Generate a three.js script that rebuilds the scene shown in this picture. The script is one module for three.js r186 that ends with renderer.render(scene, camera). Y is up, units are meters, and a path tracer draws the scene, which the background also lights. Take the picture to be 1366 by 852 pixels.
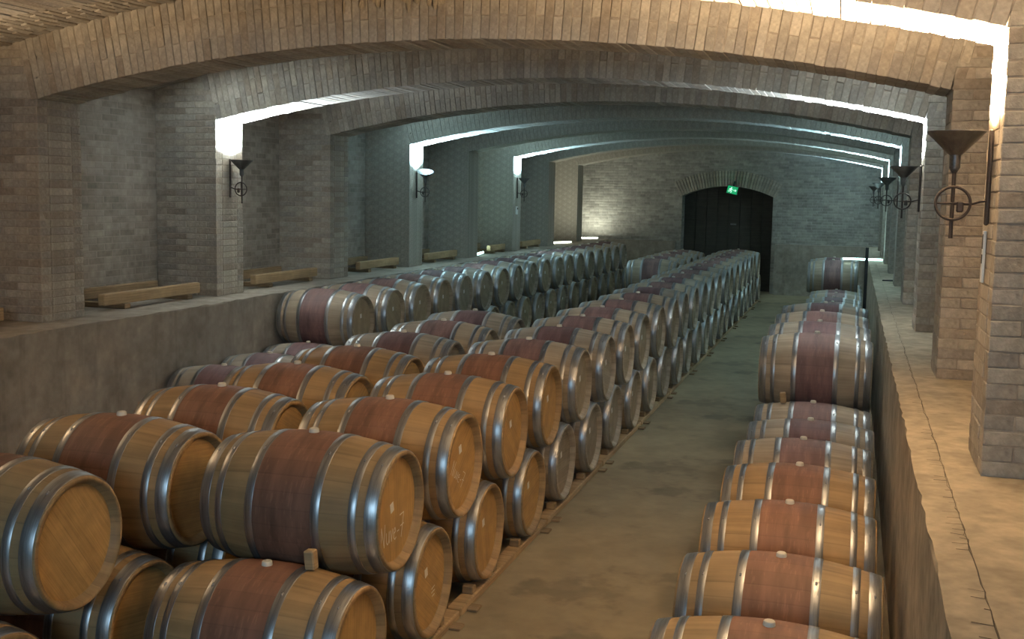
import * as THREE from 'three';
import { mergeGeometries } from 'three/addons/utils/BufferGeometryUtils.js';
import { ConvexGeometry } from 'three/addons/geometries/ConvexGeometry.js';
import { RectAreaLightUniformsLib } from 'three/addons/lights/RectAreaLightUniformsLib.js';

// ---------------------------------------------------------------- camera, light, exposure
const scene = new THREE.Scene();
const camera = new THREE.PerspectiveCamera(THREE.MathUtils.radToDeg(2 * Math.atan(435 / 1464.4)), 1366 / 870, 0.05, 200);
camera.setViewOffset(1366, 870, 0, 18, 1366, 852);
camera.position.set(0, 2.45, 0);
camera.rotation.set(-0.10856, 0.29915, 0.018, 'YXZ');
scene.add(camera);

RectAreaLightUniformsLib.init();
const renderer = new THREE.WebGLRenderer({ antialias: true });
renderer.toneMapping = THREE.LinearToneMapping;
renderer.toneMappingExposure = 1.15;
renderer.shadowMap.enabled = true;
const SKY = new THREE.Color().setRGB(0.55, 0.75, 1.0);
scene.background = SKY;

// daylight that comes in through the entrance behind the viewer
const DAY = { x: -0.6, y: 2.95, z: 3.1, w: 2.8, h: 0.9, power: 15.0, color: new THREE.Color().setRGB(0.5, 0.78, 1.0) };
const dayLight = new THREE.RectAreaLight(DAY.color, DAY.power, DAY.w, DAY.h);
dayLight.position.set(DAY.x, DAY.y, DAY.z);
dayLight.lookAt(DAY.x, DAY.y - 0.15, -20);
dayLight.name = 'entrance_daylight';
scene.add(dayLight);

const LAMP_WARM = new THREE.Color().setRGB(1.0, 0.74, 0.46), LAMP_WHITE = new THREE.Color().setRGB(0.74, 0.9, 1.0), LAMP_COOL = new THREE.Color().setRGB(0.46, 0.8, 1.0);
const LAMP_POWER = 70, TUBE_POWER = 380;

// ---------------------------------------------------------------- dimensions of the cellar (metres)
const YL = 1.28, LX = -6.2, RX = 0.31, PLX = -6.55, PRX = 0.57, BLX = -7.3, BRX = 1.32;
const Z0 = -4.995, BAY = 2.6955, TH = 0.54, ZF = -28.78, ZN = 3.0;
const XC = (PLX + PRX) / 2, SPRING = 3.16, RISE = 0.4, HALF = (PRX - PLX) / 2;
const ARCH_R = (HALF * HALF + RISE * RISE) / (2 * RISE), ARCH_CY = SPRING + RISE - ARCH_R, RIB = 0.5;
const ribZ = (k) => Z0 - BAY * k;                                   // front face of arch k

// ---------------------------------------------------------------- helpers
function rng(seed) { let a = seed >>> 0; return () => { a = (a + 0x6d2b79f5) >>> 0; let t = Math.imul(a ^ (a >>> 15), 1 | a); t = (t + Math.imul(t ^ (t >>> 7), 61 | t)) ^ t; return ((t ^ (t >>> 14)) >>> 0) / 4294967296; }; }
const ONES = ['', 'first', 'second', 'third', 'fourth', 'fifth', 'sixth', 'seventh', 'eighth', 'ninth', 'tenth', 'eleventh', 'twelfth', 'thirteenth', 'fourteenth', 'fifteenth', 'sixteenth', 'seventeenth', 'eighteenth', 'nineteenth', 'twentieth'];
const ordinal = (n) => (n <= 20 ? ONES[n] : `twenty-${ONES[n - 20]}`), counts = new Map();
const countIn = (key) => { const n = (counts.get(key) ?? 0) + 1; counts.set(key, n); return ordinal(n); };
const taken = new Map();
function numbered(name) { const n = taken.get(name) ?? 0; taken.set(name, n + 1); return n ? `${name}_${String(n).padStart(3, '0')}` : name; }
function tag(o, label, category, group, kind) { o.userData.label = label; if (category) o.userData.category = category; if (group) o.userData.group = group; if (kind) o.userData.kind = kind; return o; }
function shade(o) { o.castShadow = true; o.receiveShadow = true; return o; }
function mesh(name, geo, mat, parent) { const m = shade(new THREE.Mesh(geo, mat)); m.name = name; parent.add(m); return m; }
function top(name, geo, mat) { const m = shade(new THREE.Mesh(geo, mat)); m.name = numbered(name); scene.add(m); return m; }
function group(name, x = 0, y = 0, z = 0, turn = 0) { const g = new THREE.Group(); g.name = numbered(name); g.position.set(x, y, z); g.rotation.y = turn; scene.add(g); return g; }
function structure(o, label) { o.userData.kind = 'structure'; if (label) o.userData.label = label; return o; }
function boxUV(geo, s = 1, ox = 0, oy = 0) {
  const g = geo.index ? geo.toNonIndexed() : geo; g.computeVertexNormals();
  const p = g.attributes.position, n = g.attributes.normal, uv = new Float32Array(p.count * 2);
  for (let i = 0; i < p.count; i++) {
    const ax = Math.abs(n.getX(i)), ay = Math.abs(n.getY(i)), az = Math.abs(n.getZ(i));
    let u, v; if (ay > ax && ay > az) { u = p.getX(i); v = p.getZ(i); } else if (ax > az) { u = p.getZ(i); v = p.getY(i); } else { u = p.getX(i); v = p.getY(i); }
    uv[2 * i] = u * s + ox; uv[2 * i + 1] = v * s + oy;
  }
  g.setAttribute('uv', new THREE.BufferAttribute(uv, 2)); return g;
}
function box(x0, x1, y0, y1, z0, z1) { const g = new THREE.BoxGeometry(x1 - x0, y1 - y0, z1 - z0); g.translate((x0 + x1) / 2, (y0 + y1) / 2, (z0 + z1) / 2); return boxUV(g); }
function bar(w, h, d) { return chamfer(w, h, d, 0.006, null); }
function chamfer(w, h, d, c, rand, rough = 0) {                     // a block with broken edges, 44 triangles
  const pts = [];
  for (const sx of [-1, 1]) for (const sy of [-1, 1]) for (const sz of [-1, 1]) {
    const j = () => (rand ? (rand() - 0.5) * rough : 0), jx = j(), jy = j(), jz = j();
    const X = sx * (w / 2) + jx, Y = sy * (h / 2) + jy, Z = sz * (d / 2) + jz;
    pts.push(new THREE.Vector3(X, Y - sy * c, Z - sz * c), new THREE.Vector3(X - sx * c, Y, Z - sz * c), new THREE.Vector3(X - sx * c, Y - sy * c, Z));
  }
  return boxUV(new ConvexGeometry(pts));
}
function tube(points, r, seg = 8, n = 24) { return new THREE.TubeGeometry(new THREE.CatmullRomCurve3(points.map((p) => new THREE.Vector3(...p))), n, r, seg, false); }
function rod(a, b, r, seg = 10) {
  const A = new THREE.Vector3(...a), B = new THREE.Vector3(...b), L = A.distanceTo(B), g = new THREE.CylinderGeometry(r, r, L, seg);
  g.applyQuaternion(new THREE.Quaternion().setFromUnitVectors(new THREE.Vector3(0, 1, 0), B.clone().sub(A).normalize()));
  g.translate((A.x + B.x) / 2, (A.y + B.y) / 2, (A.z + B.z) / 2); return g;
}

// ---------------------------------------------------------------- textures
function noiseField(N, cells, oct, seed) {                          // tileable value noise, 0..1
  const out = new Float32Array(N * N); let amp = 1, tot = 0, cx = cells[0], cy = cells[1];
  for (let o = 0; o < oct; o++) {
    const r = rng(seed + o * 977), L = new Float32Array(cx * cy); for (let i = 0; i < L.length; i++) L[i] = r();
    for (let y = 0; y < N; y++) {
      const fy = (y / N) * cy, y0 = Math.floor(fy), ty = fy - y0, sy = ty * ty * (3 - 2 * ty), ya = (y0 % cy) * cx, yb = ((y0 + 1) % cy) * cx;
      for (let x = 0; x < N; x++) {
        const fx = (x / N) * cx, x0 = Math.floor(fx), tx = fx - x0, sx = tx * tx * (3 - 2 * tx), xa = x0 % cx, xb = (x0 + 1) % cx;
        out[y * N + x] += amp * ((L[ya + xa] * (1 - sx) + L[ya + xb] * sx) * (1 - sy) + (L[yb + xa] * (1 - sx) + L[yb + xb] * sx) * sy);
      }
    }
    tot += amp; amp *= 0.55; cx *= 2; cy *= 2;
  }
  for (let i = 0; i < out.length; i++) out[i] /= tot; return out;
}
const mix = (a, b, t) => a + (b - a) * t, clamp = (x, a = 0, b = 1) => Math.min(b, Math.max(a, x)), ramp = (x, a, b) => { const t = clamp((x - a) / (b - a)); return t * t * (3 - 2 * t); };
function texture(N, fn, color = true, repeat = [1, 1]) {            // fn(x, y) -> [r, g, b] in 0..1 (sRGB for colour maps)
  const d = new Uint8Array(N * N * 4);
  for (let y = 0; y < N; y++) for (let x = 0; x < N; x++) { const c = fn(x, y), i = 4 * (y * N + x); d[i] = clamp(c[0]) * 255; d[i + 1] = clamp(c[1]) * 255; d[i + 2] = clamp(c[2]) * 255; d[i + 3] = 255; }
  const t = new THREE.DataTexture(d, N, N); t.wrapS = t.wrapT = THREE.RepeatWrapping; t.magFilter = THREE.LinearFilter; t.minFilter = THREE.LinearMipmapLinearFilter; t.generateMipmaps = true;
  t.repeat.set(...repeat); if (color) t.colorSpace = THREE.SRGBColorSpace; t.needsUpdate = true; return t;
}
const N = 512;
const nA = noiseField(N, [4, 4], 6, 11), nB = noiseField(N, [8, 8], 6, 23), nC = noiseField(N, [32, 32], 4, 37), nV = noiseField(N, [24, 3], 5, 51), nG = noiseField(N, [96, 3], 4, 67), nG2 = noiseField(N, [3, 80], 4, 69);
const at = (f, x, y) => f[(y % N) * N + (x % N)];
// lime plaster: blotches, fine grain and run marks
const plasterMap = texture(N, (x, y) => { const b = at(nA, x, y), g = at(nC, x, y), s = ramp(at(nV, x, y), 0.56, 0.72), v = 0.8 + 0.42 * (b - 0.5) + 0.2 * (g - 0.5) - 0.05 * s; return [v * 1.03, v * 0.985, v * 0.93]; }, true, [1 / 2.6, 1 / 2.6]);
const plasterBump = texture(N, (x, y) => { const v = 0.5 * at(nB, x, y) + 0.5 * at(nC, x, y); return [v, v, v]; }, false, [1 / 2.6, 1 / 2.6]);
const ledgeMap = texture(N, (x, y) => { const b = at(nB, x, y), g = at(nC, x, y), v = 0.84 + 0.3 * (b - 0.5) + 0.22 * (g - 0.5); return [v * 1.03, v * 0.97, v * 0.89]; }, true, [1 / 1.7, 1 / 1.7]);
const floorMap = texture(N, (x, y) => { const a = at(nA, x, y), b = at(nB, (x + 91) % N, (y + 40) % N), g = at(nC, x, y), d = ramp(b, 0.58, 0.74), v = 0.8 + 0.3 * (a - 0.5) + 0.12 * (g - 0.5) - 0.13 * d; return [v * 1.03, v * 0.96, v * 0.84]; }, true, [1 / 3.3, 1 / 3.3]);
const brickGrain = texture(N, (x, y) => { const v = 0.86 + 0.2 * (at(nB, x, y) - 0.5) + 0.16 * (at(nC, x, y) - 0.5); return [v, v * 0.99, v * 0.97]; }, true, [1 / 0.6, 1 / 0.6]);
const grainBump = texture(N, (x, y) => { const v = at(nC, x, y); return [v, v, v]; }, false, [1 / 0.5, 1 / 0.5]);
// brickwork too far away to tell its bricks apart: 2 m x 2.0 m, courses of 6.9 cm
const BR = rng(5), brickTone = Array.from({ length: 29 * 8 }, () => BR());
function brickAt(x, y) {
  const V = (y / N) * 29, row = Math.floor(V), fv = V - row, U = (x / N) * 8 + (row % 2) * 0.5, col = Math.floor(U), fu = U - col, t = brickTone[(row % 29) * 8 + (col % 8)];
  return { joint: Math.max(ramp(Math.abs(fv - 0.5), 0.38, 0.47), ramp(Math.abs(fu - 0.5), 0.455, 0.485)), t };
}
const brickMap = texture(N, (x, y) => { const k = brickAt(x, y), g = at(nC, x, y) - 0.5, b = at(nA, x, y) - 0.5, v = mix(0.77 + 0.14 * (k.t - 0.5) - (k.t > 0.93 ? 0.16 : 0) + 0.2 * g, 0.8 + 0.1 * g, k.joint) + 0.22 * b; return [v * 1.02, v * 0.985, v * 0.94]; }, true, [1 / 2, 1 / 2]);
const brickBump = texture(N, (x, y) => { const k = brickAt(x, y), v = clamp(0.85 - 0.6 * k.joint + 0.3 * (at(nC, x, y) - 0.5) - (k.t > 0.92 ? 0.35 : 0)); return [v, v, v]; }, false, [1 / 2, 1 / 2]);
// oak: u runs round the barrel (27 staves), v along it
const SR = rng(9), staveTone = Array.from({ length: 27 }, () => SR());
const staveMap = texture(N, (x, y) => { const U = (x / N) * 27, i = Math.floor(U), f = U - i, j = ramp(Math.abs(f - 0.5), 0.455, 0.49), g = at(nG, x, y) - 0.5, b = at(nB, x, y) - 0.5, v = 0.86 + 0.07 * (staveTone[i] - 0.5) + 0.2 * g + 0.2 * b - 0.07 * j; return [v * 1.02, v, v * 0.95]; });
const staveBump = texture(N, (x, y) => { const U = (x / N) * 27, f = U - Math.floor(U), j = ramp(Math.abs(f - 0.5), 0.44, 0.49), v = 0.75 + 0.2 * (at(nG, x, y) - 0.5) - 0.5 * j; return [v, v, v]; }, false);
const bandMap = texture(N, (x, y) => { const U = (x / N) * 27, i = Math.floor(U), f = U - i, j = ramp(Math.abs(f - 0.5), 0.46, 0.49), b = at(nB, x, y) - 0.5, a = at(nA, (x + 200) % N, y) - 0.5, c = ramp(at(nC, x, y), 0.62, 0.75), v = 0.84 + 0.06 * (staveTone[i] - 0.5) + 0.36 * b + 0.2 * a - 0.07 * j + 0.1 * c; return [v * 1.02, v, v]; });
const headMap = texture(N, (x, y) => { const U = (x / N) * 8, i = Math.floor(U), f = U - i, j = ramp(Math.abs(f - 0.5), 0.478, 0.495), g = at(nG, x, y) - 0.5, b = at(nB, x, y) - 0.5, v = 0.87 + 0.06 * (staveTone[i + 4] - 0.5) + 0.2 * g + 0.16 * b - 0.13 * j; return [v * 1.02, v, v * 0.94]; });
const plankMap = texture(N, (x, y) => { const v = 0.86 + 0.36 * (at(nG2, x, y) - 0.5) + 0.2 * (at(nB, x, y) - 0.5); return [v * 1.02, v, v * 0.93]; });
const steelMap = texture(N, (x, y) => { const v = 0.8 + 0.3 * (at(nB, x, y) - 0.5) + 0.2 * (at(nC, x, y) - 0.5); return [v, v, v]; });

// ---------------------------------------------------------------- materials
const lin = (r, g, b) => new THREE.Color().setRGB(r, g, b);
const std = (o) => new THREE.MeshStandardMaterial(o);
const M = {
  plaster: std({ color: lin(0.51, 0.49, 0.465), map: plasterMap, bumpMap: plasterBump, bumpScale: 0.006, roughness: 0.95 }),
  ledge: std({ color: lin(0.6, 0.575, 0.51), map: ledgeMap, bumpMap: plasterBump, bumpScale: 0.004, roughness: 0.92 }),
  floor: std({ color: lin(0.43, 0.405, 0.335), map: floorMap, bumpMap: plasterBump, bumpScale: 0.002, roughness: 0.72 }),
  brickWall: std({ color: lin(0.6, 0.61, 0.61), map: brickMap, bumpMap: brickBump, bumpScale: 0.009, roughness: 0.95 }),
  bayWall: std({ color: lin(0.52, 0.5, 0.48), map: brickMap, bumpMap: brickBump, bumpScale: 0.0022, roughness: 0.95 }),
  mortar: std({ color: lin(0.52, 0.46, 0.4), map: brickGrain, roughness: 1 }),
  iron: std({ color: lin(0.24, 0.24, 0.245), metalness: 0.8, roughness: 0.36, map: steelMap }),
  rust: std({ color: lin(0.06, 0.045, 0.038), metalness: 0.3, roughness: 0.6 }),
  hoop: std({ color: lin(0.58, 0.59, 0.61), metalness: 0.88, roughness: 0.35, map: steelMap }),
  bung: std({ color: lin(0.72, 0.66, 0.55), roughness: 0.6 }),
  paper: std({ color: lin(0.8, 0.78, 0.74), roughness: 0.8 }),
  chalk: std({ color: lin(0.75, 0.72, 0.66), roughness: 1 }),
  plank: std({ color: lin(0.5, 0.36, 0.23), map: plankMap, roughness: 0.85 }),
  plankOld: std({ color: lin(0.33, 0.24, 0.16), map: plankMap, roughness: 0.9 }),
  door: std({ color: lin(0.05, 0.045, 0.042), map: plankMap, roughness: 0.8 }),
  dark: std({ color: lin(0.03, 0.03, 0.032), roughness: 0.7 }),
  crack: std({ color: lin(0.1, 0.08, 0.06), roughness: 1 }),
  glass: new THREE.MeshPhysicalMaterial({ color: 0xffffff, transmission: 1, thickness: 0, roughness: 0.02 }),
  white: std({ color: lin(0.8, 0.8, 0.78), roughness: 0.5 }),
};
const brickColors = [[0.56, 0.51, 0.45], [0.5, 0.46, 0.41], [0.61, 0.56, 0.49], [0.48, 0.44, 0.4], [0.54, 0.48, 0.41], [0.64, 0.59, 0.53], [0.46, 0.4, 0.34], [0.56, 0.52, 0.47]];
M.bricks = brickColors.map((c) => std({ color: lin(...c), map: brickGrain, bumpMap: grainBump, bumpScale: 0.004, roughness: 0.95 }));

// ---------------------------------------------------------------- the room
structure(top('floor', box(LX - 0.05, RX + 0.05, -0.2, 0, ZF - 0.9, ZN), M.floor), 'smooth beige concrete cellar floor');

function ledgeGeo(x0, x1, edgeX, z0, z1) {                          // a plastered bench whose upper edge is worn uneven
  const r = rng(Math.round(edgeX * 100) + 77), n = 260, g = new THREE.BoxGeometry(x1 - x0, YL, z1 - z0, 1, 4, n);
  g.translate((x0 + x1) / 2, YL / 2, (z0 + z1) / 2);
  const p = g.attributes.position, off = Array.from({ length: n + 1 }, () => [(r() - 0.5) * 0.014, -r() * 0.012]);
  for (let i = 0; i < p.count; i++) if (Math.abs(p.getY(i) - YL * 0.75) < 1e-4) p.setY(i, YL - 0.025);
  for (let i = 0; i < p.count; i++) if (Math.abs(p.getX(i) - edgeX) < 1e-4 && p.getY(i) > YL - 1e-4) { const k = Math.round(((p.getZ(i) - z0) / (z1 - z0)) * n); p.setX(i, p.getX(i) + off[k][0]); p.setY(i, p.getY(i) + off[k][1]); }
  return boxUV(g);
}
structure(top('ledge_left', ledgeGeo(BLX, LX, LX, ZF, ZN), M.plaster), 'long plastered bench wall carrying the brick pillars');
{
  const L = structure(group('ledge_right'), 'plastered bench wall with a cracked joint along its top');
  mesh('coping', ledgeGeo(RX, 0.431, RX, ZF, ZN), M.ledge, L);
  mesh('bench', box(0.433, BRX, 0, YL, ZF, ZN), M.ledge, L);
  const r = rng(3), quads = [];                                     // the crumbling joint and the short cracks that run off it
  const ribbon = (x0, z0, x1, z1, w) => { const dx = x1 - x0, dz = z1 - z0, l = Math.hypot(dx, dz) || 1, nx = (-dz / l) * w, nz = (dx / l) * w, y = YL + 0.0012; quads.push(new THREE.BufferGeometry().setAttribute('position', new THREE.Float32BufferAttribute([x0 + nx, y, z0 + nz, x1 + nx, y, z1 + nz, x1 - nx, y, z1 - nz, x0 + nx, y, z0 + nz, x1 - nx, y, z1 - nz, x0 - nx, y, z0 - nz], 3))); };
  let x = 0.43, z = -2.4; while (z > -14) { const nx = 0.43 + (r() - 0.5) * 0.016, nz = z - 0.05 - r() * 0.08; ribbon(x, z, nx, nz, 0.0006 + r() * 0.0016); if (z > -6.6 && r() < 0.7) ribbon(nx, nz, nx - 0.015 - r() * 0.045, nz - (r() - 0.3) * 0.02, 0.0014 + r() * 0.003); x = nx; z = nz; }
  for (const q of quads) q.computeVertexNormals();
  mesh('joint_crack', mergeGeometries(quads), M.crack, L);
}
structure(top('ledge_far', box(LX, -4.42, 0, YL, ZF, ZF + 0.26), M.plaster), 'low plastered bench against end wall beside the doorway');
structure(top('ledge_far', box(-1.87, RX, 0, YL, ZF, ZF + 0.26), M.plaster), 'low plastered bench behind the last barrels beside doorway');
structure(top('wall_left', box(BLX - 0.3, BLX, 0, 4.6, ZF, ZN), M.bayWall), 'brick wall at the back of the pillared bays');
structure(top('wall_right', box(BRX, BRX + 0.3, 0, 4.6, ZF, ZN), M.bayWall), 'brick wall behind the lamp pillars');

// vault over the whole hall, resting on the arches
function arcShape(r0, r1, x0, x1, n = 60) {
  const s = new THREE.Shape(), pt = (r, x) => [x, ARCH_CY + Math.sqrt(r * r - (x - XC) * (x - XC))];
  s.moveTo(...pt(r0, x0)); for (let i = 1; i <= n; i++) s.lineTo(...pt(r0, mix(x0, x1, i / n))); for (let i = n; i >= 0; i--) s.lineTo(...pt(r1, mix(x0, x1, i / n))); s.closePath(); return s;
}
function extrudeZ(shape, zFront, depth) { const g = new THREE.ExtrudeGeometry(shape, { depth, bevelEnabled: false, curveSegments: 1 }); g.translate(0, 0, zFront - depth); return boxUV(g); }
const ceiling = structure(group('ceiling'), 'low curved brick vault between the arches');
const vaultGeo = extrudeZ(arcShape(ARCH_R + RIB, ARCH_R + RIB + 0.3, BLX - 0.2, BRX + 0.2), ZN, ZN - ZF);
mesh('vault', vaultGeo, M.brickWall, ceiling);

// a block with its long side along z, shared by all bricks of a size
const brickVariants = (w, h, d, n, seed, c = 0.005, rough = 0.007) => { const r = rng(seed); return Array.from({ length: n }, () => chamfer(w, h, d, c, r, rough)); };
{
  const geos = brickVariants(0.058, 0.06, 0.236, 4, 41), r = rng(42), R = ARCH_R + RIB;
  const step = 0.067 / R; let a = Math.asin((BLX + 0.035 - XC) / R);
  for (let row = 0; row < 34; row++, a += step) for (let j = 0; j < 8; j++) {
    const z = ribZ(0) - TH - 0.15 - j * 0.252 - (row % 2) * 0.126; if (z < ribZ(1) + 0.1) continue;
    const b = mesh('brick', geos[Math.floor(r() * 4)], M.bricks[Math.floor(r() * 8)], ceiling), q = R + 0.022 - r() * 0.008;
    b.position.set(XC + Math.sin(a) * q, ARCH_CY + Math.cos(a) * q, z); b.rotation.z = -a;
  }
}

// pillars: a mortar core with courses of brick round its three free faces
const pillarFront = { full: brickVariants(0.245, 0.0625, 0.12, 5, 61, 0.004, 0.005), half: brickVariants(0.12, 0.0625, 0.12, 3, 62, 0.004, 0.005), side: brickVariants(0.12, 0.0625, 0.29, 4, 63, 0.004, 0.005) };
const farFront = { full: brickVariants(0.248, 0.0652, 0.12, 1, 64, 0.0012, 0), half: brickVariants(0.123, 0.0652, 0.12, 1, 65, 0.0012, 0), side: brickVariants(0.12, 0.0652, 0.292, 1, 66, 0.0012, 0) };
function pillar(k, side) {
  const z = ribZ(k), x0 = side < 0 ? BLX : PRX, x1 = side < 0 ? PLX : BRX, inner = side < 0 ? PLX : PRX, dir = side < 0 ? -1 : 1;
  const word = side < 0 ? 'long bench wall' : 'bench wall with the cracked top';
  const g = structure(group('brick_pillar', 0, 0, 0), `square brick pillar on the ${word}, ${ordinal(k + 2)} towards the doorway`);
  const inset = 0.0045;
  mesh('mortar_core', box(side < 0 ? x0 : x0 + inset, side < 0 ? x1 - inset : x1, YL, 3.75, z - TH + inset, z - inset), M.mortar, g);
  const r = rng(1000 + k * 7 + side), single = k >= 0 && k <= 3 && !(k === 0 && side < 0), pieces = [], kit = single ? pillarFront : farFront;
  const put = (geo, x, y, zz) => {
    const jx = (r() - 0.5) * 0.004, jz = (r() - 0.5) * 0.004, mat = M.bricks[Math.floor(r() * 8)];
    if (single) { const b = mesh('brick', geo, mat, g); b.position.set(x + jx, y, zz + jz); b.rotation.y = (r() - 0.5) * 0.012; }
    else { const c = geo.clone(); c.translate(x + jx * 0.4, y, zz + jz * 0.4); pieces.push(c); }
  };
  const pick = (a) => a[Math.floor(r() * a.length)];
  for (let c = 0; c < 36; c++) {
    const y = YL + 0.034 + c * 0.0672, odd = c % 2, over = y > SPRING - 0.03;
    for (const zz of [z - 0.06, z - TH + 0.06]) {
      let x = inner, first = true;
      for (let n = 0; n < 4; n++) { const half = odd && first, w = half ? 0.125 : 0.25; if (Math.abs(x + dir * w - inner) > 0.76) break; const cx = Math.abs(x + dir * w / 2 - XC); if (!over || cx > HALF + 0.045 + (y - SPRING) * 0.24) put(pick(half ? kit.half : kit.full), x + dir * w / 2, y, zz); x += dir * w; first = false; }
    }
    if (!over) put(pick(kit.side), inner + dir * 0.06, y, z - TH / 2);
  }
  if (!single) { const m = mesh('brickwork', mergeGeometries(pieces), M.bricks[1], g); m.userData.kind = 'stuff'; }
  return g;
}
const ARCHES = [-1, 0, 1, 2, 3, 4, 5, 6, 7, 8];
for (const k of ARCHES) for (const s of [-1, 1]) pillar(k, s);

// arches: two rings of bricks on edge over a mortar core
const vouss = { long: brickVariants(0.0635, 0.327, TH, 5, 71, 0.004, 0.005), short: brickVariants(0.0635, 0.163, TH, 5, 72, 0.004, 0.005) };
function arch(k) {
  const z = ribZ(k), g = structure(group('brick_arch'), `shallow brick arch spanning the cellar, ${ordinal(k + 2)} towards the doorway`);
  mesh('mortar_core', extrudeZ(arcShape(ARCH_R + 0.005, ARCH_R + RIB + 0.02, PLX + 0.01, PRX - 0.01), z - 0.006, TH - 0.012), M.mortar, g);
  const r = rng(300 + k), single = k >= 0 && k <= 3, pieces = [], n = 108;
  const aMax = Math.asin(HALF / ARCH_R) + 0.0035;
  for (let i = 0; i < n; i++) for (let ring = 0; ring < 2; ring++) {
    const long = (i + ring) % 2 === 0, mid = ring ? RIB - (long ? 0.1635 : 0.0815) : long ? 0.1635 : 0.0815;
    const a = mix(-aMax, aMax, (i + 0.5) / n), q = ARCH_R + mid + (r() - 0.5) * 0.006, geo = vouss[long ? 'long' : 'short'][Math.floor(r() * 5)], mat = M.bricks[Math.floor(r() * 8)];
    const x = XC + Math.sin(a) * q, y = ARCH_CY + Math.cos(a) * q, zz = z - TH / 2 + (r() - 0.5) * 0.01;
    if (single) { const b = mesh('brick', geo, mat, g); b.position.set(x, y, zz); b.rotation.z = -a; }
    else { const c = geo.clone(); c.rotateZ(-a); c.translate(x, y, zz); pieces.push(c); }
  }
  if (!single) { const m = mesh('brickwork', mergeGeometries(pieces), M.bricks[1], g); m.userData.kind = 'stuff'; }
  if (k === 1) {                                                    // flaked lime wash left on the face
    const rr = rng(8), flakes = [];
    for (let i = 0; i < 46; i++) { const u = rr(), x = mix(-3.8, -2.85, u), yTop = ARCH_CY + Math.sqrt((ARCH_R + RIB) ** 2 - (x - XC) ** 2), h = 0.05 + rr() * 0.15 * (1 - Math.abs(u - 0.5)), c = new THREE.CircleGeometry(0.5, 7); const p = c.attributes.position; for (let j = 1; j < p.count; j++) { const s = 0.7 + rr() * 0.6; p.setXY(j, p.getX(j) * s, p.getY(j) * s); } c.scale(0.02 + rr() * 0.045, h, 1); c.translate(x, yTop - 0.03 - rr() * 0.2, z + 0.011 + rr() * 0.001); flakes.push(c); }
    mesh('lime_wash', mergeGeometries(flakes), M.ledge, g).userData.label = 'flaking pale lime wash';
  }
  return g;
}
for (const k of ARCHES) arch(k);

// end wall with its arched doorway
const DX0 = -4.29, DX1 = -1.98, DSPR = 2.46, DCROWN = 2.72, DC = (DX0 + DX1) / 2, DH = (DX1 - DX0) / 2, DR = (DH * DH + (DCROWN - DSPR) ** 2) / (2 * (DCROWN - DSPR)), DCY = DCROWN - DR;
{
  const s = new THREE.Shape(); s.moveTo(BLX - 0.3, -0.2); s.lineTo(DX0, -0.2); s.lineTo(DX0, DSPR);
  for (let i = 1; i <= 20; i++) { const x = mix(DX0, DX1, i / 20); s.lineTo(x, DCY + Math.sqrt(DR * DR - (x - DC) ** 2)); }
  s.lineTo(DX1, -0.2); s.lineTo(BRX + 0.3, -0.2); s.lineTo(BRX + 0.3, 4.7); s.lineTo(BLX - 0.3, 4.7); s.closePath();
  const w = structure(group('wall_far'), 'brick end wall with an arched doorway');
  mesh('wall_face', extrudeZ(s, ZF, 0.5), M.brickWall, w);
  const r = rng(15), geos = brickVariants(0.058, 0.4, 0.1, 4, 16), aM = Math.asin((DH + 0.05) / (DR));
  for (let i = 0; i < 36; i++) { const a = mix(-aM, aM, (i + 0.5) / 36), q = DR + 0.205, b = mesh('brick', geos[i % 4], M.bricks[Math.floor(r() * 8)], w); b.position.set(DC + Math.sin(a) * q, DCY + Math.cos(a) * q, ZF - 0.025 + r() * 0.01); b.rotation.z = -a; }
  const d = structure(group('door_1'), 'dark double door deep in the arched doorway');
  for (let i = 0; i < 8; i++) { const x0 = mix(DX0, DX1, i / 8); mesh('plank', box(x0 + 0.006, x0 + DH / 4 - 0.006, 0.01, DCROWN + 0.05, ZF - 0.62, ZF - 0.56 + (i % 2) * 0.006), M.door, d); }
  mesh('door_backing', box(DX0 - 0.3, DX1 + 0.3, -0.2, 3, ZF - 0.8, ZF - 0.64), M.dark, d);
  mesh('latch', box(DC + 0.05, DC + 0.2, 1.72, 1.76, ZF - 0.56, ZF - 0.53), M.iron, d);
}
// entrance wall behind the viewer
{
  const s = new THREE.Shape(); s.moveTo(BLX - 0.3, -0.2); s.lineTo(BRX + 0.3, -0.2); s.lineTo(BRX + 0.3, 4.7); s.lineTo(BLX - 0.3, 4.7); s.closePath();
  const h = new THREE.Path(), x0 = DAY.x - DAY.w / 2, x1 = DAY.x + DAY.w / 2, y0 = DAY.y - DAY.h / 2, y1 = DAY.y + DAY.h / 2; h.moveTo(x0, y0); h.lineTo(x0, y1); h.lineTo(x1, y1); h.lineTo(x1, y0); h.closePath(); s.holes.push(h);
  structure(top('wall_near', extrudeZ(s, ZN + 0.3, 0.3), M.brickWall), 'brick entrance wall with a glazed opening');
  const w = structure(group('window_1'), 'glazed entrance opening'); mesh('pane', new THREE.PlaneGeometry(DAY.w, DAY.h).translate(DAY.x, DAY.y, ZN + 0.2), M.glass, w);
  for (const x of [x0, (x0 + x1) / 2 - 0.03, x1 - 0.06]) mesh('window_frame', box(x, x + 0.06, y0, y1, ZN + 0.16, ZN + 0.24), M.dark, w);
}

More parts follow.
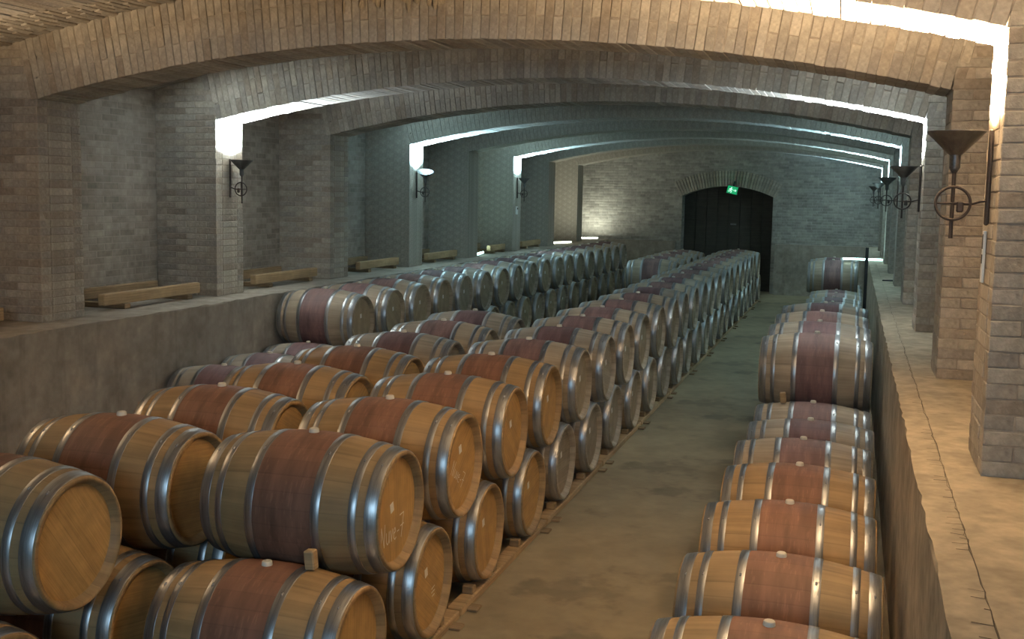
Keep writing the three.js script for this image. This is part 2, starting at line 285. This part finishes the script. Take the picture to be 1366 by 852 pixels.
// ---------------------------------------------------------------- barrels
const BL = 0.475, BR0 = 0.35, BR1 = 0.289, rAt = (x) => BR0 - (BR0 - BR1) * (x / BL) ** 2;
function latheX(pts, seg = 44) { const g = new THREE.LatheGeometry(pts.map(([x, r]) => new THREE.Vector2(r, x)), seg); g.rotateZ(-Math.PI / 2); g.translate(0, BR0, 0); return g; }
const HB = 0.174;                                                   // centre of the hoops that border the stained belly
const bodyGeo = (() => { const end = [[0.432, 0.25], [0.452, 0.262], [BL, 0.268], [BL, BR1 - 0.003], [BL - 0.004, BR1]], pts = end.map(([x, r]) => [-x, r]); for (let i = 0; i <= 24; i++) { const x = mix(-BL + 0.008, BL - 0.008, i / 24); pts.push([x, rAt(x)]); } return latheX([...pts, ...end.slice().reverse()]); })();
const bandGeo = latheX(Array.from({ length: 11 }, (_, i) => { const x = mix(-HB, HB, i / 10); return [x, rAt(x) + 0.0009]; }));
const hoopGeo = (c, w) => { const a = c - w / 2, b = c + w / 2, t = 0.0035, g = latheX([[a, rAt(a) - 0.002], [a, rAt(a) + t], [c, rAt(c) + t], [b, rAt(b) + t], [b, rAt(b) - 0.002]], 44); const riv = []; for (const o of [0.03, 0.055]) { const s = new THREE.SphereGeometry(0.006, 6, 4); s.translate(c, BR0 + (rAt(c) + t) * Math.cos(0.5 + o), (rAt(c) + t) * Math.sin(0.5 + o)); riv.push(s); } return mergeGeometries([g.index ? g.toNonIndexed() : g, ...riv.map((s) => s.toNonIndexed())]); };
const hoopGeos = [];
for (const s of [-1, 1]) for (const [c, w] of [[0.437, 0.056], [0.352, 0.036], [HB, 0.042]]) hoopGeos.push(hoopGeo(s * c, w));
const headGeo = [-1, 1].map((s) => { const g = new THREE.CircleGeometry(0.256, 40); g.rotateY(s * Math.PI / 2); g.translate(s * 0.436, BR0, 0); return g; });
const bungGeo = new THREE.LatheGeometry([[0, 0.02], [0.02, 0.02], [0.024, 0.016], [0.026, 0.004], [0.026, -0.01]].map(([x, y]) => new THREE.Vector2(x, y)), 14).translate(0, BR0 * 2, 0);
const stickerGeo = chamfer(0.0015, 0.048, 0.04, 0.0003, null);
const oak = [
  { wood: [0.47, 0.31, 0.16], band: [0.29, 0.145, 0.09], head: [0.58, 0.37, 0.16], word: 'tan oak', bandWord: 'rust-red' },
  { wood: [0.38, 0.265, 0.145], band: [0.25, 0.13, 0.085], head: [0.54, 0.35, 0.155], word: 'brown oak', bandWord: 'red-brown' },
  { wood: [0.5, 0.42, 0.34], band: [0.27, 0.165, 0.155], head: [0.42, 0.34, 0.25], word: 'cool-light-tinted oak', bandWord: 'wine-purple' },  // cool light cast of the farther barrels put into wood, belly and head colour
  { wood: [0.45, 0.4, 0.35], band: [0.2, 0.115, 0.12], head: [0.38, 0.32, 0.26], word: 'greyer cool-light-tinted oak', bandWord: 'dark purple' },  // second cool-light tint painted into the oak, greyer and a little darker
].map((o) => ({ ...o, m: std({ color: lin(...o.wood), map: staveMap, bumpMap: staveBump, bumpScale: 0.001, roughness: 0.62 }), b: std({ color: lin(...o.band), map: bandMap, bumpMap: staveBump, bumpScale: 0.001, roughness: 0.66 }), h: std({ color: lin(...o.head), map: headMap, roughness: 0.6 }) }));
function makeBarrel(v) {
  const o = oak[v], g = new THREE.Group();
  mesh('body', bodyGeo, o.m, g); mesh('stained_band', bandGeo, o.b, g).userData.label = `${o.bandWord} stained belly`;
  for (const h of hoopGeos) mesh('hoop', h, M.hoop, g);
  for (const h of headGeo) mesh('head', h, o.h, g);
  mesh('bung', bungGeo, M.bung, g).userData.label = 'pale bung';
  return g;
}
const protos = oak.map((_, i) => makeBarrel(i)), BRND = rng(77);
const WHERE = { aisle: 'of aisle stack', inner: 'behind aisle stack', wall: 'by long bench', single: 'beside cracked bench' };
function barrel(row, tier, x, y, z, v, opt = {}) {
  const o = protos[v].clone(); o.name = numbered('wine_barrel'); scene.add(o);
  o.position.set(x + (BRND() - 0.5) * 0.03, y - BR0, z + (BRND() - 0.5) * 0.012); o.rotation.y = (BRND() - 0.5) * 0.03;
  const tilt = (BRND() - 0.5) * 0.16; o.children.forEach((c) => { if (c.name === 'body' || c.name === 'head' || c.name === 'stained_band') { c.position.y = BR0 - BR0 * Math.cos(tilt * 20); c.position.z = BR0 * Math.sin(tilt * 20); c.rotation.x = tilt * 20; c.position.y = BR0 * (1 - Math.cos(tilt * 20)); c.position.z = -BR0 * Math.sin(tilt * 20); } });
  const d = oak[v];
  const nth = countIn(row + tier);
  tag(o, opt.label ?? `${d.word} barrel, ${d.bandWord} belly, ${nth} towards the doorway, ${tier} tier ${WHERE[row]}`, 'barrel', `${d.word} barrels in ${tier} tier ${WHERE[row]}`);
  if (opt.sticker) { const s = mesh('paper_sticker', stickerGeo, M.paper, o); s.position.set(0.4375, BR0 + (opt.sy ?? 0.05), opt.sz ?? 0.02); s.rotation.x = opt.sr ?? 0.1; }
  if (opt.chalk) { const c = mesh('chalk_writing', opt.chalk, M.chalk, o); c.position.set(0.4375, BR0 + (opt.cy ?? 0), opt.cz ?? 0); c.rotation.x = opt.cr ?? 0; c.userData.label = 'white chalk writing'; }
  return o;
}
// handwriting in chalk: strokes on the head, u to the reader's right (towards -z), v up
function strokes(lines, s, w = 0.0035) {
  const out = [];
  for (const l of lines) for (let i = 0; i + 1 < l.length; i++) {
    const [a, b] = l[i], [c, d] = l[i + 1], dx = c - a, dy = d - b, n = Math.hypot(dx, dy) || 1, ex = (-dy / n) * w, ey = (dx / n) * w, P = (u, v, p, q) => [0.0006, v * s + q, -(u * s + p)];
    const A = P(a, b, ex, ey), B = P(a, b, -ex, -ey), C = P(c, d, -ex, -ey), D = P(c, d, ex, ey), g = new THREE.BufferGeometry(); g.setAttribute('position', new THREE.Float32BufferAttribute([...A, ...B, ...C, ...A, ...C, ...D], 3)); g.computeVertexNormals(); out.push(g);
  }
  return mergeGeometries(out);
}
const word7 = [[[0, 0], [0.05, 0.95], [0.32, 0.05], [0.4, 1]], [[0.55, 0.6], [0.55, 0.2], [0.66, 0.08], [0.8, 0.2], [0.82, 0.6], [0.84, 0.1]], [[0.95, 0.6], [1.06, 0.1], [1.18, 0.62]], [[1.28, 0.36], [1.5, 0.42], [1.44, 0.6], [1.3, 0.5], [1.3, 0.2], [1.42, 0.08], [1.56, 0.16]], [[1.66, 0.36], [1.86, 0.38]], [[1.92, 0.98], [2.36, 1.02], [2.08, 0]], [[2.0, 0.5], [2.36, 0.54]]];
const chalkName = strokes(word7.map((l) => l.map(([u, v]) => [u - 1.2, v - 0.5])), 0.118, 0.0028);
const chalkTally = strokes([[[0, 0], [0.7, 0.12]], [[0, -0.3], [0.75, -0.22]], [[0.15, -0.6], [0.7, -0.55]]], 0.07, 0.003);
const chalkSlant = chalkName.clone().scale(1, 0.8, 0.8); chalkName.translate(0, -0.1, 0.03); chalkTally.translate(0, -0.06, -0.05);

const Y1 = 0.375, Y2 = 0.905;
// double stack along the aisle
const AX = -2.505, INX = -3.62, WX = -5.67, SX = -0.255;
for (let k = 0; k < 24; k++) {
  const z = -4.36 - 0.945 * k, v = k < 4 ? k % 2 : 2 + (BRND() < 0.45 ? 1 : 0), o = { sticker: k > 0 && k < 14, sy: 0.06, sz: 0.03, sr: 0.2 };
  if (k === 0) o.label = 'brown oak barrel with rust belly and pale bung under the chalk-marked barrels';
  if (k === 1) { o.chalk = chalkTally; o.label = 'bottom barrel with short chalk dashes and sticker on its head'; }
  barrel('aisle', 'bottom', AX, Y1, z, v, o);
}
for (let k = 0; k < 23; k++) {
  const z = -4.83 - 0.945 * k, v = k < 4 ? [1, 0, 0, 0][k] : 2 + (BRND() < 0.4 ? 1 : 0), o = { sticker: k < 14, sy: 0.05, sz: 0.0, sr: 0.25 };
  if (k === 0) { o.chalk = chalkName; o.cr = 0; o.sz = 0.04; o.sy = 0.02; o.label = 'brown oak barrel with level chalk writing and sticker, end of the upper aisle tier'; }
  if (k === 1) { o.chalk = chalkSlant; o.cr = -0.6; o.cy = -0.05; o.cz = 0.03; o.sy = 0.09; o.label = 'tan oak barrel with slanting chalk writing on its head, upper aisle tier'; }
  barrel('aisle', 'upper', AX, Y2, z, v, o);
}
// row behind it
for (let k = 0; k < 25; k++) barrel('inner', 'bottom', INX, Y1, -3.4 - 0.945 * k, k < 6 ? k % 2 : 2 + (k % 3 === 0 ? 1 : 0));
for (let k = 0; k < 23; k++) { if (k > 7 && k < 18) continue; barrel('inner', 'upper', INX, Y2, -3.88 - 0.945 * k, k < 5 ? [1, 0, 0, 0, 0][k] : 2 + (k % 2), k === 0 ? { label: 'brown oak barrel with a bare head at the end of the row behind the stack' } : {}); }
// row against the long bench wall
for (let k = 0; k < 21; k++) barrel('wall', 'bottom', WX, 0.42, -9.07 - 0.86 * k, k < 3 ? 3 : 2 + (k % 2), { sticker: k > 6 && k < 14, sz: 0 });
for (let k = 0; k < 18; k++) barrel('wall', 'upper', WX, 0.986, -11.22 - 0.86 * k, 2 + (BRND() < 0.5 ? 1 : 0), { sticker: k < 12, sy: 0.06, sz: 0, ...(k === 0 ? { label: 'cool-light-tinted purple barrel at the end of the upper tier by the long bench' } : {}) });
// row beside the cracked bench wall
const sz = [-4.42, -5.33, -6.3, -7.24, -8.05, -8.78, -9.55, -10.5, -11.5, -12.5, -13.5, -14.45, -15.4, -16.35, -17.3, -18.25, -19.2, -20.15, -21.05, -21.8, -22.8, -23.8];
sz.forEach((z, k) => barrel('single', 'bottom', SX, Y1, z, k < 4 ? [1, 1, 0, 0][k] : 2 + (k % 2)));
[-10.02, -11.0, -12.0, -13.0, -22.3, -23.3].forEach((z, k) => barrel('single', 'upper', SX + (k > 3 ? -0.08 : 0), 0.915, z, k === 0 ? 2 : 2 + (k % 2), k === 0 ? { label: 'purple-bellied barrel raised on the row beside the cracked bench, end of its tier' } : k === 4 ? { label: 'cool-light-tinted barrel raised on the row beside a dark upright board' } : {}));

// wooden runners the bottom barrels lie on, one rack for each pair of barrels
function rackProto(h, len, wedges) {
  const g = new THREE.Group();
  for (const s of [-1, 1]) { mesh('runner', bar(0.09, h, len - 0.03).translate(s * 0.4, h / 2, 0), s > 0 ? M.plank : M.plankOld, g); }
  for (const t of [-0.42, 0.42]) mesh('cross_bar', bar(0.98, 0.02, 0.09).translate(0.02, 0.01, t * len), M.plankOld, g);
  if (wedges) for (const s of [-1, 1]) for (const t of [-0.25, 0.25]) for (const e of [-1, 1]) mesh('wedge', bar(0.07, 0.05, 0.06).translate(s * 0.4, h + 0.025, t * len + e * 0.205), M.plankOld, g);
  return g;
}
function racks(h, x, zs, text, grp, wedges = true) { const p = {}; for (const [z, len] of zs) { p[len] ??= rackProto(h, len, wedges); const o = p[len].clone(); o.name = numbered('barrel_rack'); scene.add(o); o.position.set(x, 0, z); tag(o, `${text}, ${countIn(grp)} towards the doorway`, 'rack', grp); } }
const pairs = (z0, pitch, n) => Array.from({ length: n }, (_, i) => [z0 - pitch * 0.5 - i * pitch * 2, pitch * 2]);
racks(0.051, AX, pairs(-4.36, 0.945, 12), 'low wooden rack under the bottom tier along the aisle', 'racks under the aisle stack');
racks(0.051, INX, pairs(-3.4, 0.945, 12), 'low wooden rack under the row behind the aisle stack', 'racks under the row behind the aisle stack');
racks(0.092, WX, pairs(-9.07, 0.86, 10), 'wooden rack under the barrels by the long bench wall', 'racks under the barrels by the long bench wall');
racks(0.051, SX, pairs(-4.42, 0.945, 10), 'low wooden rack under the barrels beside the cracked bench', 'racks under the barrels beside the cracked bench', false);

// chocks wedged between the tiers
function chock(x, y, z, label) { const c = top('wooden_chock', chamfer(0.05, 0.09, 0.05, 0.006, null), M.plank); c.position.set(x, y, z); c.rotation.z = 0.1; tag(c, label, 'chock'); }
chock(-2.3, 0.764, -4.4, 'small wooden chock under the chalk-marked end barrel');
chock(-0.5, 0.76, -9.5, 'small wooden chock under the raised purple-bellied barrel');

// ---------------------------------------------------------------- wooden stillages on the long bench
function stillage(z0, z1, n) {
  const g = group('wooden_stillage', -6.94, YL, (z0 + z1) / 2), L = z0 - z1, y = 0.05;
  for (const x of [0.26, -0.26]) { mesh('beam', chamfer(0.075, 0.11, L, 0.008, null).translate(x, y + 0.055, 0), x > 0 ? M.plank : M.plankOld, g); }
  for (const t of [-0.36, 0.3]) mesh('foot', chamfer(0.64, 0.05, 0.09, 0.006, null).translate(0, 0.025, t * L), M.plankOld, g);
  tag(g, n, 'stillage', undefined);
}
stillage(-5.75, -7.35, 'two-beam wooden stillage in the bay nearest the entrance');
stillage(-8.62, -10.2, 'two-beam wooden stillage between warm brown pillar and first lamp pillar');
stillage(-11.35, -12.9, 'two-beam wooden stillage just past the first lamp pillar on the bench');
stillage(-14.2, -15.6, 'two-beam wooden stillage before the second lamp pillar on the bench');
stillage(-16.8, -18.2, 'two-beam wooden stillage just past the second lamp pillar on the bench');
stillage(-20.05, -21.0, 'two-beam wooden stillage before the third lamp pillar on the bench');
stillage(-22.2, -23.6, 'two-beam wooden stillage just past the third lamp pillar on the bench');

// ---------------------------------------------------------------- wall lamps
const bowlPts = [[0.022, -0.1], [0.03, -0.1], [0.125, -0.004], [0.128, 0], [0.122, 0], [0.024, -0.092], [0, -0.092]].map(([r, y]) => new THREE.Vector2(r, y));
function glow(c, k) { return std({ color: lin(0.9, 0.88, 0.84), emissive: c, emissiveIntensity: k, roughness: 0.6 }); }
function lamp(k, side, label, o = {}) {
  const warm = k === 0, c = warm ? LAMP_WARM : k > 2 ? LAMP_COOL : LAMP_WHITE, d = side < 0 ? 1 : -1;        // d points into the hall
  const fx = side < 0 ? PLX : PRX, g = group('wall_lamp', fx, 2.755, ribZ(k) - 0.26), bx = d * 0.155;
  const b = new THREE.Group(); b.name = 'bowl'; g.add(b); b.position.set(bx, 0, 0); b.rotation.set(o.tiltX ?? 0, 0, o.tiltZ ?? 0);
  mesh('bowl_shell', new THREE.LatheGeometry(bowlPts, 32), M.iron, b);
  mesh('bulb', new THREE.SphereGeometry(0.035, 16, 10).translate(0, -0.045, 0), glow(c, 12), b);
  mesh('neck', new THREE.LatheGeometry([[0.0, -0.185], [0.012, -0.18], [0.024, -0.16], [0.024, -0.105], [0.03, -0.1]].map(([r, y]) => new THREE.Vector2(r, y)), 16).translate(bx, 0, 0), M.iron, g);
  mesh('stem', rod([bx, -0.17, 0], [bx, -0.47, 0], 0.009), M.rust, g);
  const w = mesh('wheel', new THREE.TorusGeometry(0.072, 0.0065, 8, 32).translate(bx, -0.315, 0.02), M.rust, g);
  mesh('spoke', rod([bx - 0.072, -0.315, 0.02], [bx + 0.072, -0.315, 0.02], 0.004), M.rust, w); mesh('spoke', rod([bx, -0.387, 0.02], [bx, -0.243, 0.02], 0.004), M.rust, w);
  mesh('hub', bar(0.03, 0.05, 0.02).translate(bx + d * -0.03, -0.33, 0.02), M.rust, g);
  mesh('arm', tube([[bx, -0.315, 0.012], [bx - d * 0.08, -0.315, 0.012], [d * 0.045, -0.306, 0.006], [d * 0.012, -0.3, 0]], 0.0065), M.rust, g);
  mesh('wall_bar', bar(0.02, 0.42, 0.022).translate(d * 0.012, -0.2, 0), M.rust, g);
  tag(g, label, 'wall lamp', undefined);
  const l = new THREE.SpotLight(c, o.power ?? LAMP_POWER, 0, warm ? 1.47 : 1.33, warm ? 0.45 : 0.6, 2); l.name = 'lamp_light'; l.position.set(fx + bx, 2.76, ribZ(k) - 0.26); l.target.position.set(fx + bx + d * 0.1, 4, ribZ(k) - 0.26); l.castShadow = true; l.shadow.radius = 2.0;
  scene.add(l); scene.add(l.target); l.target.name = 'lamp_aim';
}
lamp(0, 1, 'large iron funnel lamp with wheel on pillar beside pale gauge strip', { power: 100 });
lamp(0, -1, 'iron funnel lamp on the bench pillar closest to the entrance', { power: 26 });
lamp(2, 1, 'iron funnel lamp on third pillar of the cracked bench');
lamp(4, 1, 'iron funnel lamp on fifth pillar of the cracked bench');
lamp(6, 1, 'iron funnel lamp on seventh pillar of the cracked bench');
lamp(8, 1, 'small iron funnel lamp on the pillar closest to the end wall');
lamp(2, -1, 'iron funnel lamp with wheel on first lamp pillar of long bench');
lamp(4, -1, 'iron lamp with tilted glowing bowl on second lamp pillar of long bench', { tiltX: 0.35, tiltZ: -0.15 });
lamp(6, -1, 'iron funnel lamp with wheel on third lamp pillar of long bench');

// gauge strip on the pillar under the large lamp
{
  const g = group('wall_gauge', PRX - 0.009, 2.09, ribZ(0) - 0.31); tag(g, 'narrow pale gauge strip under the large wall lamp', 'gauge');
  mesh('backplate', chamfer(0.012, 0.23, 0.04, 0.002, null).translate(0, 0.115, 0), M.white, g);
  mesh('scale', box(-0.008, -0.006, 0.15, 0.215, -0.012, 0.012), M.dark, g); mesh('dial', box(-0.008, -0.006, 0.085, 0.125, -0.012, 0.012), M.dark, g);
  const h = group('wall_gauge', PLX + 0.01, 2.02, ribZ(6) - 0.24); tag(h, 'small white box below the lamp on third lamp pillar', 'gauge');
  mesh('backplate', chamfer(0.03, 0.16, 0.09, 0.004, null).translate(0, 0.08, 0), M.white, h); mesh('dial', box(0.016, 0.018, 0.1, 0.14, -0.03, 0.03), M.dark, h);
}

// ---------------------------------------------------------------- fluorescent tubes lying on the benches
const TUBE = lin(0.6, 1.0, 0.97);
function tubeLight(x0, z0, x1, z1, label, color = TUBE, power = TUBE_POWER, dir = [0, 1, 0]) {
  const L = Math.hypot(x1 - x0, z1 - z0), g = group('fluorescent_tube', (x0 + x1) / 2, YL, (z0 + z1) / 2, Math.atan2(-(z1 - z0), x1 - x0));
  mesh('glass_tube', new THREE.CylinderGeometry(0.016, 0.016, L - 0.06, 14).rotateZ(Math.PI / 2).translate(0, 0.036, 0), glow(color, 9), g);
  for (const s of [-1, 1]) mesh('end_cap', new THREE.CylinderGeometry(0.018, 0.018, 0.04, 14).rotateZ(Math.PI / 2).translate(s * (L / 2 - 0.02), 0.036, 0), M.white, g);
  mesh('batten', bar(L, 0.016, 0.05).translate(0, 0.008, 0), M.white, g);
  tag(g, label, 'tube light', undefined);
  const a = new THREE.RectAreaLight(color, power, L - 0.06, 0.03); a.position.set((x0 + x1) / 2, YL + 0.06, (z0 + z1) / 2);
  const up = new THREE.Vector3(...dir).normalize(); a.up.set(x1 - x0, 0, z1 - z0).cross(up).normalize(); a.lookAt(a.position.clone().add(up)); a.name = 'tube_glow'; scene.add(a);
}
const WARMTUBE = lin(0.95, 1.0, 0.82);
tubeLight(-6.75, -24.75, -6.4, -25.5, 'lit tube on the bench between the last two pillars', WARMTUBE, TUBE_POWER);
tubeLight(-6.85, -28.0, -6.4, -28.4, 'lit tube on the bench in the corner of the end wall', WARMTUBE, TUBE_POWER);
tubeLight(-6.62, -19.15, -6.75, -19.95, 'lit tube on the bench beside the pillar before the third lamp pillar', TUBE, TUBE_POWER * 0.35);
tubeLight(-0.2, -22.0, 0.6, -22.0, 'lit tube lying across the last raised barrel and cracked bench', TUBE, TUBE_POWER * 0.7);
{ const b = top('upright_board', chamfer(0.06, 1.55, 0.03, 0.004, null).translate(0, 0.775, 0), M.dark); b.position.set(0.272, 0, -21.7); tag(b, 'dark narrow board standing between the raised barrel and bench', 'board'); }
{ const b = top('flat_tool', chamfer(0.24, 0.02, 0.05, 0.004, null).translate(0, 0.01, 0), M.dark); b.position.set(0.56, YL, -16.74); tag(b, 'small dark flat tool lying on the cracked bench', 'tool'); }

// ---------------------------------------------------------------- exit sign over the doorway
{
  const c = document.createElement('canvas'); c.width = 256; c.height = 192; const x = c.getContext('2d');
  x.fillStyle = '#0c8f58'; x.fillRect(0, 0, 256, 192); x.fillStyle = '#d8ffe8';
  x.beginPath(); x.arc(96, 44, 15, 0, 7); x.fill(); x.strokeStyle = '#d8ffe8'; x.lineWidth = 18; x.lineCap = 'round';
  for (const l of [[[92, 66], [82, 112]], [[82, 112], [112, 130], [104, 166]], [[82, 112], [64, 140], [36, 142]], [[92, 70], [124, 92]], [[88, 70], [60, 78], [50, 100]]]) { x.beginPath(); l.forEach(([a, b], i) => (i ? x.lineTo(a, b) : x.moveTo(a, b))); x.stroke(); }
  x.lineWidth = 14; for (const l of [[[160, 96], [224, 96]], [[200, 72], [224, 96], [200, 120]]]) { x.beginPath(); l.forEach(([a, b], i) => (i ? x.lineTo(a, b) : x.moveTo(a, b))); x.stroke(); }
  const t = new THREE.CanvasTexture(c); t.colorSpace = THREE.SRGBColorSpace;
  const g = group('exit_sign', -3.02, 2.52, ZF + 0.12); g.rotation.z = -0.22; tag(g, 'lit green exit sign hung askew from the doorway arch', 'sign');
  mesh('housing', chamfer(0.28, 0.21, 0.05, 0.006, null).translate(0, 0.11, 0), M.dark, g);
  mesh('bracket', box(-0.02, 0.02, 0.2, 0.34, -0.11, -0.02), M.dark, g); mesh('hanger', box(-0.02, 0.02, 0.3, 0.34, -0.125, 0.01), M.dark, g);
  mesh('sign_face', new THREE.PlaneGeometry(0.26, 0.19).translate(0, 0.11, 0.0265), std({ color: 0x000000, emissive: 0xffffff, emissiveMap: t, emissiveIntensity: 1.1, roughness: 0.5 }), g);
  const l = new THREE.PointLight(lin(0.1, 1, 0.45), 0.06); l.position.set(-3.0, 2.63, ZF + 0.22); l.castShadow = true; l.name = 'sign_glow'; scene.add(l);
}

renderer.render(scene, camera);
